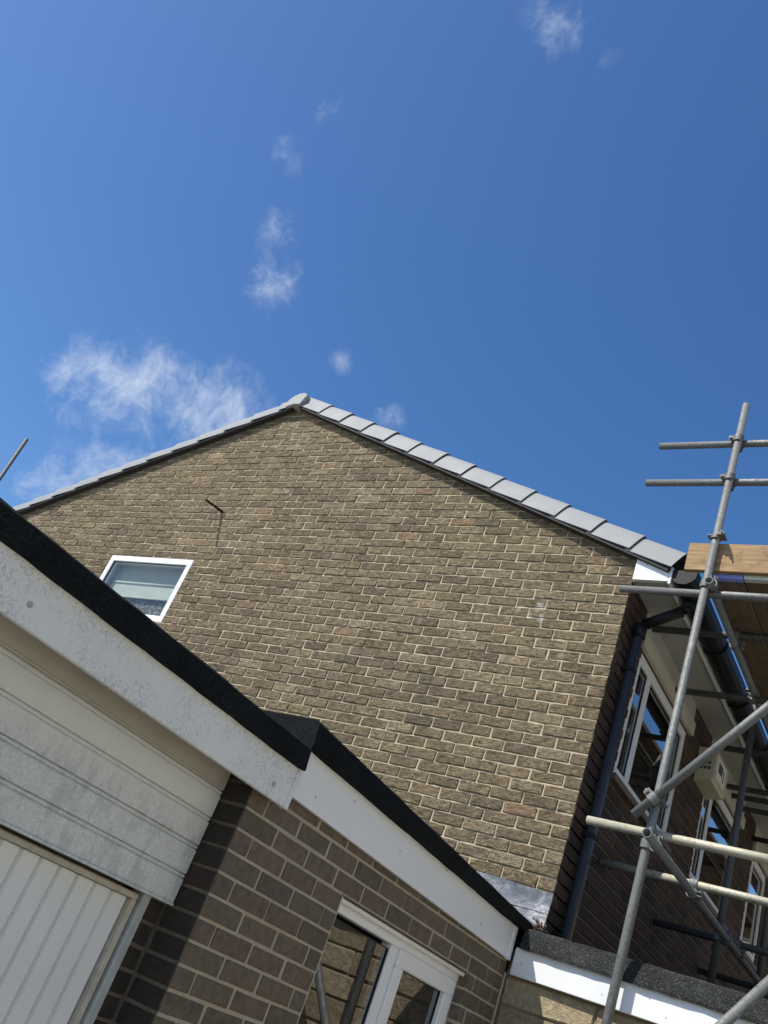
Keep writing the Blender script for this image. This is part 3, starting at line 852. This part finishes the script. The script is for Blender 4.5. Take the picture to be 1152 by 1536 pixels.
def felt_strip(name, ya, yb, pa, pb, parent, axis='y', lump=.002, n=24, seed=1, mat=None):
    """pa, pb: lists of section points at the two ends; skin with slight unevenness"""
    bm = NB(); rings = []; r = random.Random(seed)
    for i in range(n + 1):
        f = i / n; s = ya + (yb - ya) * f; ring = []
        for (qa, qb) in zip(pa, pb):
            u = qa[0] + (qb[0] - qa[0]) * f + r.uniform(-lump, lump); z = qa[1] + (qb[1] - qa[1]) * f + r.uniform(-lump, lump)
            ring.append(bm.verts.new((u, s, z) if axis == 'y' else (s, u, z)))
        rings.append(ring)
    k = len(pa)
    for a, b in zip(rings, rings[1:]):
        for i in range(k):
            j = (i + 1) % k; bm.faces.new((a[i], b[i], b[j], a[j]))
    bm.faces.new(rings[0]); bm.faces.new(rings[-1][::-1])
    return build(name, bm, mat or FELT, parent)
felt_strip('felt_edge', -2.425, -.016, [(-.052, 2.398), (-.050, 2.410), (-.058, 2.495), (-.075, 2.508), (-.60, 2.508), (-.60, 2.30), (-.108, 2.30), (-.108, 2.398)],
           [(-.046, 2.350), (-.044, 2.362), (-.050, 2.404), (-.068, 2.414), (-.60, 2.414), (-.60, 2.26), (-.108, 2.26), (-.108, 2.350)], gar, lump=.0022)
felt_strip('felt_edge', -6.05, -2.445, [(-.022, 2.302), (-.020, 2.312), (-.030, 2.382), (-.048, 2.394), (-.60, 2.394), (-.60, 2.21), (-.07, 2.21), (-.07, 2.302)],
           [(-.022, 2.302), (-.020, 2.312), (-.030, 2.382), (-.048, 2.394), (-.60, 2.394), (-.60, 2.21), (-.07, 2.21), (-.07, 2.302)], gar, lump=.0022, n=40, seed=4)
bm = NB(); add_prism(bm, [(-.024, 2.306), (-.0175, 2.306), (-.0180, 2.312), (-.0280, 2.381), (-.034, 2.381)], 'y', -3.60, -3.555); build('felt_lap', bm, FELT, gar)
bm = NB(); add_box(bm, -3.4, -.60, -6.05, -2.43, 2.20, 2.372); add_box(bm, -3.4, -.60, -2.425, -.02, 2.24, 2.40); build('roof', bm, FELT, gar)
nf = slantbox('fascia_board', -.062, -.040, -6.05, -2.455, 2.158, 2.312, 2.158, 2.312, OLDF)
nf['label'] = 'weathered white fascia board with grey stains'
slantbox('end_trim', -.064, -.034, -2.462, -.0 - 2.440, 2.156, 2.314, 2.156, 2.314, OLDF, .002)
for y, z in ((-3.76, 2.215), (-2.56, 2.205)):
    bm = NB(); add_tube(bm, (-.041, y, z), (-.036, y, z), .009, 12); build('screw', bm, JAMB, gar)
boxpart('head_board', (-.252, -.2285, -6.0, -2.5775, 2.1385, 2.296), CREAM, gar, .001)
boxpart('soffit_board', (-.40, -.063, -6.0, -2.47, 2.297, 2.3015), CREAM, gar, 0)
bm = NB(); add_box(bm, -.244, -.2265, -6.0, -2.5785, 2.1345, 2.1435, .003); build('bead', bm, CREAM, gar)
for z0, z1 in ((2.0370, 2.1335), (1.9370, 2.0365), (1.8370, 1.9365), (1.7390, 1.8365)):
    bm = NB()
    h_ = z1 - z0
    add_prism(bm, [(-.252, z0), (-.2300, z0), (-.2300, z0 + h_ - .019), (-.2375, z0 + h_ - .0165), (-.2375, z0 + h_ - .0145), (-.2320, z0 + h_ - .0125), (-.2312, z0 + h_ - .009), (-.2320, z0 + h_ - .0045), (-.2385, z0 + h_ - .002), (-.2385, z1), (-.252, z1)], 'y', -6.0, -2.578)
    build('cladding_board', bm, CLAD, gar)
boxpart('cladding_sill', (-.262, -.222, -6.0, -2.579, 1.730, 1.7385), CLAD, gar, .002)
boxpart('door_head', (-.40, -.262, -6.0, -2.66, 1.737, 1.76), JAMB, gar, .002)
# the ribbed up-and-over door
bm = NB()
add_box(bm, -.315, -.276, -5.16, -2.690, 1.702, 1.722, .004); add_box(bm, -.315, -.276, -2.712, -2.690, gz + .02, 1.702, .004)
add_box(bm, -.315, -.276, -5.16, -5.138, gz + .02, 1.702, .004)
door = build('garage_door', bm, FRAMEW, gar)
pitch = .0805
for i in range(30):
    y1 = -2.716 - i * pitch; y0 = y1 - pitch
    if y0 < -5.14: break
    bm = NB(); add_prism(bm, [(-.314, y1), (-.314, y0), (-.311, y0 + .001), (-.311, y0 + .008), (-.299, y0 + .015), (-.299, y1 - .003), (-.303, y1)], 'z', gz + .03, 1.700)
    build('slat', bm, DOORW, door)
boxpart('door_jamb', (-.330, -.262, -2.684, -2.646, gz, 1.735), JAMB, gar, .005)
boxpart('door_jamb', (-.330, -.262, -5.20, -5.166, gz, 1.735), JAMB, gar, .005)
# moss and silt in the corner of the felt
bm = NB(); r = random.Random(5)
for i in range(90):
    c = Vector((-.035 + r.gauss(0, .022), -.040 + r.gauss(0, .014), 2.385 + abs(r.gauss(0, .022)))); s = r.uniform(.004, .011)
    mt = Matrix.Translation(c) @ Matrix.Rotation(r.uniform(0, 3), 4, (r.random(), r.random(), 1)) @ Matrix.Diagonal((s, s, s * .7, 1))
    bmesh.ops.create_icosphere(bm, subdivisions=1, radius=1, matrix=mt)
o = build('moss', bm, MOSS, gar); o['kind'] = 'stuff'

# ------------------------------------------------------------------ low extension in front of the facade
ext = thing('extension', 'low flat roofed stone extension with a bright white fascia below the scaffold', 'extension', (1.2, 1.5, gz))
bm = NB(); add_box(bm, -.105, 2.6, -.100, .12, gz, 2.25); add_box(bm, 2.4, 2.6, .12, 3.6, gz, 2.25); build('wall', bm, SMORT, ext)
r = random.Random(11); B = Bricks(300, 'stone', 'stonework')
z = 2.118
while z > gz + .05:
    h = r.choice((.132, .14, .148)); z0 = z - h; u = -.098 - r.uniform(0, .2); first = True
    while u < 2.6:
        wd = r.choice((.55, .68, .80)); a = max(u, -.098); b = min(u + wd, 2.598)
        if b - a > .05: B.add('g', -.112, a, b - .006, z0 + .006, z, SPLIT, .0045, .009, z < 1.75)
        u += wd
    z = z0
B.build(ext)
boxpart('fascia_board', (-.070, 2.62, -.150, -.132, 2.124, 2.262), UPVC, ext, .003)
boxpart('soffit_board', (-.070, 2.62, -.132, -.104, 2.128, 2.138), UPVC, ext, .001)
for x, dz in ((-.02, .0), (.43, -.02), (.66, .03), (.75, -.03), (1.1, .02)):
    bm = NB(); add_tube(bm, (x, -.151, 2.19 + dz), (x, -.148, 2.19 + dz), .004, 8); build('screw', bm, JAMB, ext)
felt_strip('felt_edge', -.042, 2.64, [(-.171, 2.256), (-.172, 2.272), (-.145, 2.362), (-.125, 2.372), (.10, 2.372), (.10, 2.20), (-.130, 2.20), (-.130, 2.262)],
           [(-.171, 2.256), (-.172, 2.272), (-.145, 2.366), (-.125, 2.376), (.10, 2.376), (.10, 2.20), (-.130, 2.20), (-.130, 2.262)], ext, 'x', .0026, 40, 9, FELTG)
bm = NB(); add_box(bm, .006, 2.62, .10, 3.7, 2.22, 2.345); build('roof', bm, FELT, ext)
boxpart('upstand', (.006, .030, .10, 3.7, 2.345, 2.44), FELT, ext, .004)

# ------------------------------------------------------------------ scaffold
sca = thing('scaffold', 'galvanised tube scaffold with clamps and toe board beside the house', 'scaffold', (1.1, .5, gz))
RT = .02415
def tube(name, p0, p1, parent=sca, hollow=True, mat=STEEL):
    bm = NB(); add_tube(bm, p0, p1, RT, 24, .0205 if hollow else 0); return build(name, bm, mat, parent)
XS, YS = .520, -.220
XO = 1.40
stds = [(XS, YS, gz, 5.995), (XS, 1.566, 2.345, 4.64), (XS, 3.01, 2.345, 4.64), (XO, YS, gz, 6.0), (XO, 1.566, 2.345, 5.9), (XO, 3.01, 2.345, 5.9)]
for x, y, z0, z1 in stds:
    lean = (lambda z: .0165 * (z - 3.0)) if (x == XS and y == YS) else (lambda z: 0)
    s = tube('standard', (x + lean(z0), y, z0), (x + lean(z1), y, z1), mat=STEEL if y < 0 else STEELD)
    bm = NB(); x += lean(z0); add_box(bm, x - .075, x + .075, y - .075, y + .075, z0 + .001, z0 + .007); add_tube(bm, (x, y, z0 + .007), (x, y, z0 + .05), .019, 12); build('base_plate', bm, STEEL, s)
XLg = XS + .055
for xx in (XLg, XO + .055):
    tube('ledger', (xx, -.277, 4.540), (xx, 9.9, 4.540)); tube('ledger', (xx, -.438, 2.924), (xx, 9.9, 2.924))
tube('transom', (.002, -.168, 4.505), (1.62, -.168, 4.505))
for y, xl, z in ((.53, .012, 4.6095), (1.23, .006, 4.4875), (2.22, .18, 4.4875), (3.10, .010, 4.4875), (3.32, .03, 4.4875), (3.62, .008, 4.4875), (4.45, .008, 4.4875), (6.2, .3, 4.6095), (8.8, .3, 4.6095)):
    tube('transom', (xl, y, z), (1.60, y, z), mat=STEELD)
for y, xl, z, mt in ((-.166, .152, 3.000, STEELP), (.574, .006, 2.9745, STEELP), (1.89, .006, 2.9745, STEELD), (3.3, .006, 2.9745, STEELD)):
    tube('transom', (xl, y, z), (1.62, y, z), mat=mt)
tube('guard_rail', (.023, -.1685, 5.690), (1.6, -.1685, 5.690)); tube('guard_rail', (-.005, -.1685, 5.364), (1.6, -.1685, 5.364))
tube('guard_rail', (XO + .055, -.4, 5.690), (XO + .055, 4.6, 5.690)); tube('guard_rail', (XO + .055, -.4, 5.364), (XO + .055, 4.6, 5.364))
yb = -.275
b0 = Vector((.4335, yb, 3.0486)); b1 = Vector((1.015, yb, 3.768)); d = b1 - b0
tube('brace', b0, b0 + d * 1.75)
c0 = Vector((1.034, yb, 2.198)); c1 = Vector((1.194, yb, 2.4195)); d2 = c1 - c0
tube('brace', c0 - d2 * 7.5, c0 + d2 * 2.6)
# end toe board
bm = NB(); add_box(bm, .384, 1.46, -.190, -.156, 4.662, 4.866, .003); tb = build('toe_board', bm, TOE, sca)
# couplers: a band round each tube joined by a saddle, with hinged flap, bolt and nut
def band(bm, c, ax, r0=.0255, r1=.0335, w=.046, a0=0, a1=2 * math.pi, seg=18, ref=None):
    d, u, v = frame_of(ax)
    if ref is not None:
        u = (Vector(ref) - d * Vector(ref).dot(d)).normalized(); v = d.cross(u)
    n = seg; rows = []
    for i in range(n + 1):
        a = a0 + (a1 - a0) * i / n; rad = u * math.cos(a) + v * math.sin(a)
        rows.append([bm.verts.new(Vector(c) + rad * rr + d * s) for rr, s in ((r0, -w / 2), (r1, -w / 2), (r1, w / 2), (r0, w / 2))])
    for p, q in zip(rows, rows[1:]):
        for i in range(4):
            j = (i + 1) % 4; bm.faces.new((p[i], q[i], q[j], p[j]))
    bm.faces.new(rows[0]); bm.faces.new(rows[-1][::-1])
def coupler(cA, axA, cB, axB, seed=0):
    bm = NB(); cA = Vector(cA); cB = Vector(cB)
    rel = (cB - cA)
    for c, ax, tow in ((cA, axA, rel), (cB, axB, -rel)):
        d = Vector(ax).normalized(); tw = (tow - d * tow.dot(d)).normalized()
        side = d.cross(tw)
        band(bm, c, ax, a0=math.radians(20), a1=math.radians(340), ref=side)
        for s in (-1, 1):
            pc = c + side * .044 + tw * (.012 * s)
            M = Matrix.Translation(pc) @ Matrix((side.to_tuple() + (0,), tw.to_tuple() + (0,), d.to_tuple() + (0,), (0, 0, 0, 1))).transposed()
            add_box(bm, -.014, .014, -.0035, .0035, -.02, .02, .001, M)
        p0 = c + side * .047 - tw * .030; add_tube(bm, p0, p0 + tw * .082, .006, 8)
        p1 = c + side * .047 - tw * .028; add_tube(bm, p1, p1 + tw * .012, .0125, 6)
        p2 = c + side * .047 + tw * .018; add_tube(bm, p2, p2 + tw * .012, .0125, 6)
    mid = (cA + cB) / 2; dd, u, v = frame_of(rel if rel.length > .01 else (0, 1, 0))
    add_tube(bm, mid - dd * .012, mid + dd * .012, .02, 10)
    return build('coupler', bm, STEEL, sca)
Z = (0, 0, 1); Xx = (1, 0, 0); Yy = (0, 1, 0)
LX = lambda z: XS + .0165 * (z - 3.0)
for z in (5.690, 5.364): coupler((LX(z), YS, z), Z, (LX(z), -.1685, z), Xx)
coupler((LX(4.54), YS, 4.540), Z, (XLg + .010, YS, 4.540), Yy); coupler((LX(2.924), YS, 2.924), Z, (XLg - .008, YS, 2.924), Yy)
f = (XS - b0.x) / d.x; pb = b0 + d * f
coupler((LX(pb.z), YS, pb.z), Z, pb, d)
coupler((XLg, .574, 2.924), Yy, (XLg, .574, 2.9745), Xx); coupler((XLg, 1.89, 2.924), Yy, (XLg, 1.89, 2.9745), Xx)
for y, z in ((.53, 4.6095), (1.23, 4.4875), (2.22, 4.4875), (3.10, 4.4875)): coupler((XLg, y, 4.540), Yy, (XLg, y, z), Xx)
for y in (1.566, 3.01):
    coupler((XS, y, 2.924), Z, (XLg, y, 2.924), Yy); coupler((XS, y, 4.540), Z, (XLg, y, 4.540), Yy)
for y in (YS, 1.566, 3.01):
    for z in (2.924, 4.540, 5.364, 5.690): coupler((XO, y, z), Z, (XO + .055, y, z), Yy)
# toe board clip on the standard
bm = NB(); zc = 4.885; XC = XS; XS = LX(zc); band(bm, (XS, YS, zc), Z, w=.022)
add_box(bm, XS - .052, XS + .020, YS - .022, YS + .030, zc + .006, zc + .016, .002); add_box(bm, XS + .012, XS + .060, YS - .046, YS + .028, zc, zc + .012, .002)
add_tube(bm, (XS + .045, YS - .075, zc + .006), (XS + .045, YS + .03, zc + .006), .007, 8); add_tube(bm, (XS + .045, YS - .055, zc + .006), (XS + .045, YS - .042, zc + .006), .014, 6)
build('board_clip', bm, STEEL, sca); XS = XC

# boards lie loose on the transoms: a thing each
blabels = ['dark timber scaffold board with a blue end band nearest the gutter', 'timber scaffold board with a pale metal end band, second out from the gutter',
           'third timber scaffold board out from the gutter, with a pale end band', 'outermost timber scaffold board on the platform, fourth out from the gutter']
for i in range(4):
    x0 = .505 + i * .2345
    bt = thing('scaffold_board', blabels[i], 'scaffold board', (x0, 1.9, 4.635), 'boards of the scaffold platform')
    dz = (0, .001, -.0005, .0008)[i]; ye = 5.80
    bm = NB(); add_box(bm, x0, x0 + .225, -.146, ye, 4.6385 + dz, 4.6830 + dz, .003); build('plank', bm, BOARD, bt)
    for y0, y1 in ((-.151, -.106), (ye - .04, ye + .006)):
        bm = NB(); add_box(bm, x0 - .002, x0 + .227, y0, y1, 4.6375 + dz, 4.6845 + dz, .004)
        if i == 0:
            for j in range(9):
                add_box(bm, x0 + .012 + j * .024, x0 + .026 + j * .024, y0 - .003, y0, 4.652 + .006 * (j % 2), 4.664 + .006 * (j % 2), .001)
        build('end_band', bm, BLUE if i == 0 else PALEM, bt)

for i in range(4):
    x0 = .505 + i * .2345
    bt = thing('scaffold_board', ('farther run board lying closest to the gutter, past the alarm box', 'second board out from the gutter in the farther run', 'third board out from the gutter in the farther run', 'board at the outer edge of the farther run by the guard rail')[i], 'scaffold board', (x0, 7.8, 4.636), 'boards of the farther run')
    bm = NB(); add_box(bm, x0, x0 + .225, 5.82, 9.7, 4.6385, 4.6830, .003); build('plank', bm, BOARD, bt)

# scaffold pole beyond the far eaves
fp = thing('scaffold_pole', 'thin grey pole top standing up against the sky at the left edge', 'pole', (-8.6, .2, gz))
bm = NB(); add_tube(bm, (-8.6, .2, gz), (-8.6, .2, 6.436), .0242, 18, .0205); build('tube', bm, STEELD, fp)

# ------------------------------------------------------------------ neighbouring house, seen only as reflections in the panes
nh = thing('neighbouring_house', 'buff brick neighbouring house further along, mirrored in the facade windows', 'house', (5, 13, gz))
bm = NB(); add_box(bm, .9, 9.0, 11, 18, gz, 5.15); build('wall', bm, NEIGH, nh)
bm = NB(); add_box(bm, .7, 9.2, 10.8, 18.2, 5.152, 5.25); build('roof', bm, TILED, nh)
boxpart('fascia_board', (.8, 9.1, 10.90, 10.948, 5.02, 5.15), UPVC, nh)

nh_bounce = thing('neighbouring_house', 'unseen cream rendered house added across the drive to bounce light on the garage', 'house', (9, -1, gz))  # out of view, added to bounce warm light and hide some blue sky
CREAMR = m_mortar('cream_render', (.72, .68, .56), (.78, .74, .62))
bm = NB(); add_box(bm, 5.6, 13, -9, 6.5, gz, 5.4); build('wall', bm, CREAMR, nh_bounce)
bm = NB(); add_prism(bm, [(5.3, 5.35), (13.3, 5.35), (9.3, 7.4)], 'y', -9.3, 6.8); build('roof', bm, TILED, nh_bounce)
for y in (-6.5, -2.5, 1.5):
    bm = NB(); add_box(bm, 5.56, 5.598, y, y + 1.4, 2.9, 4.1, .01); w_ = build('window', bm, UPVC, nh_bounce)
    bm = NB(); add_box(bm, 5.550, 5.558, y + .08, y + 1.32, 2.98, 4.02); build('pane', bm, DARK, w_)
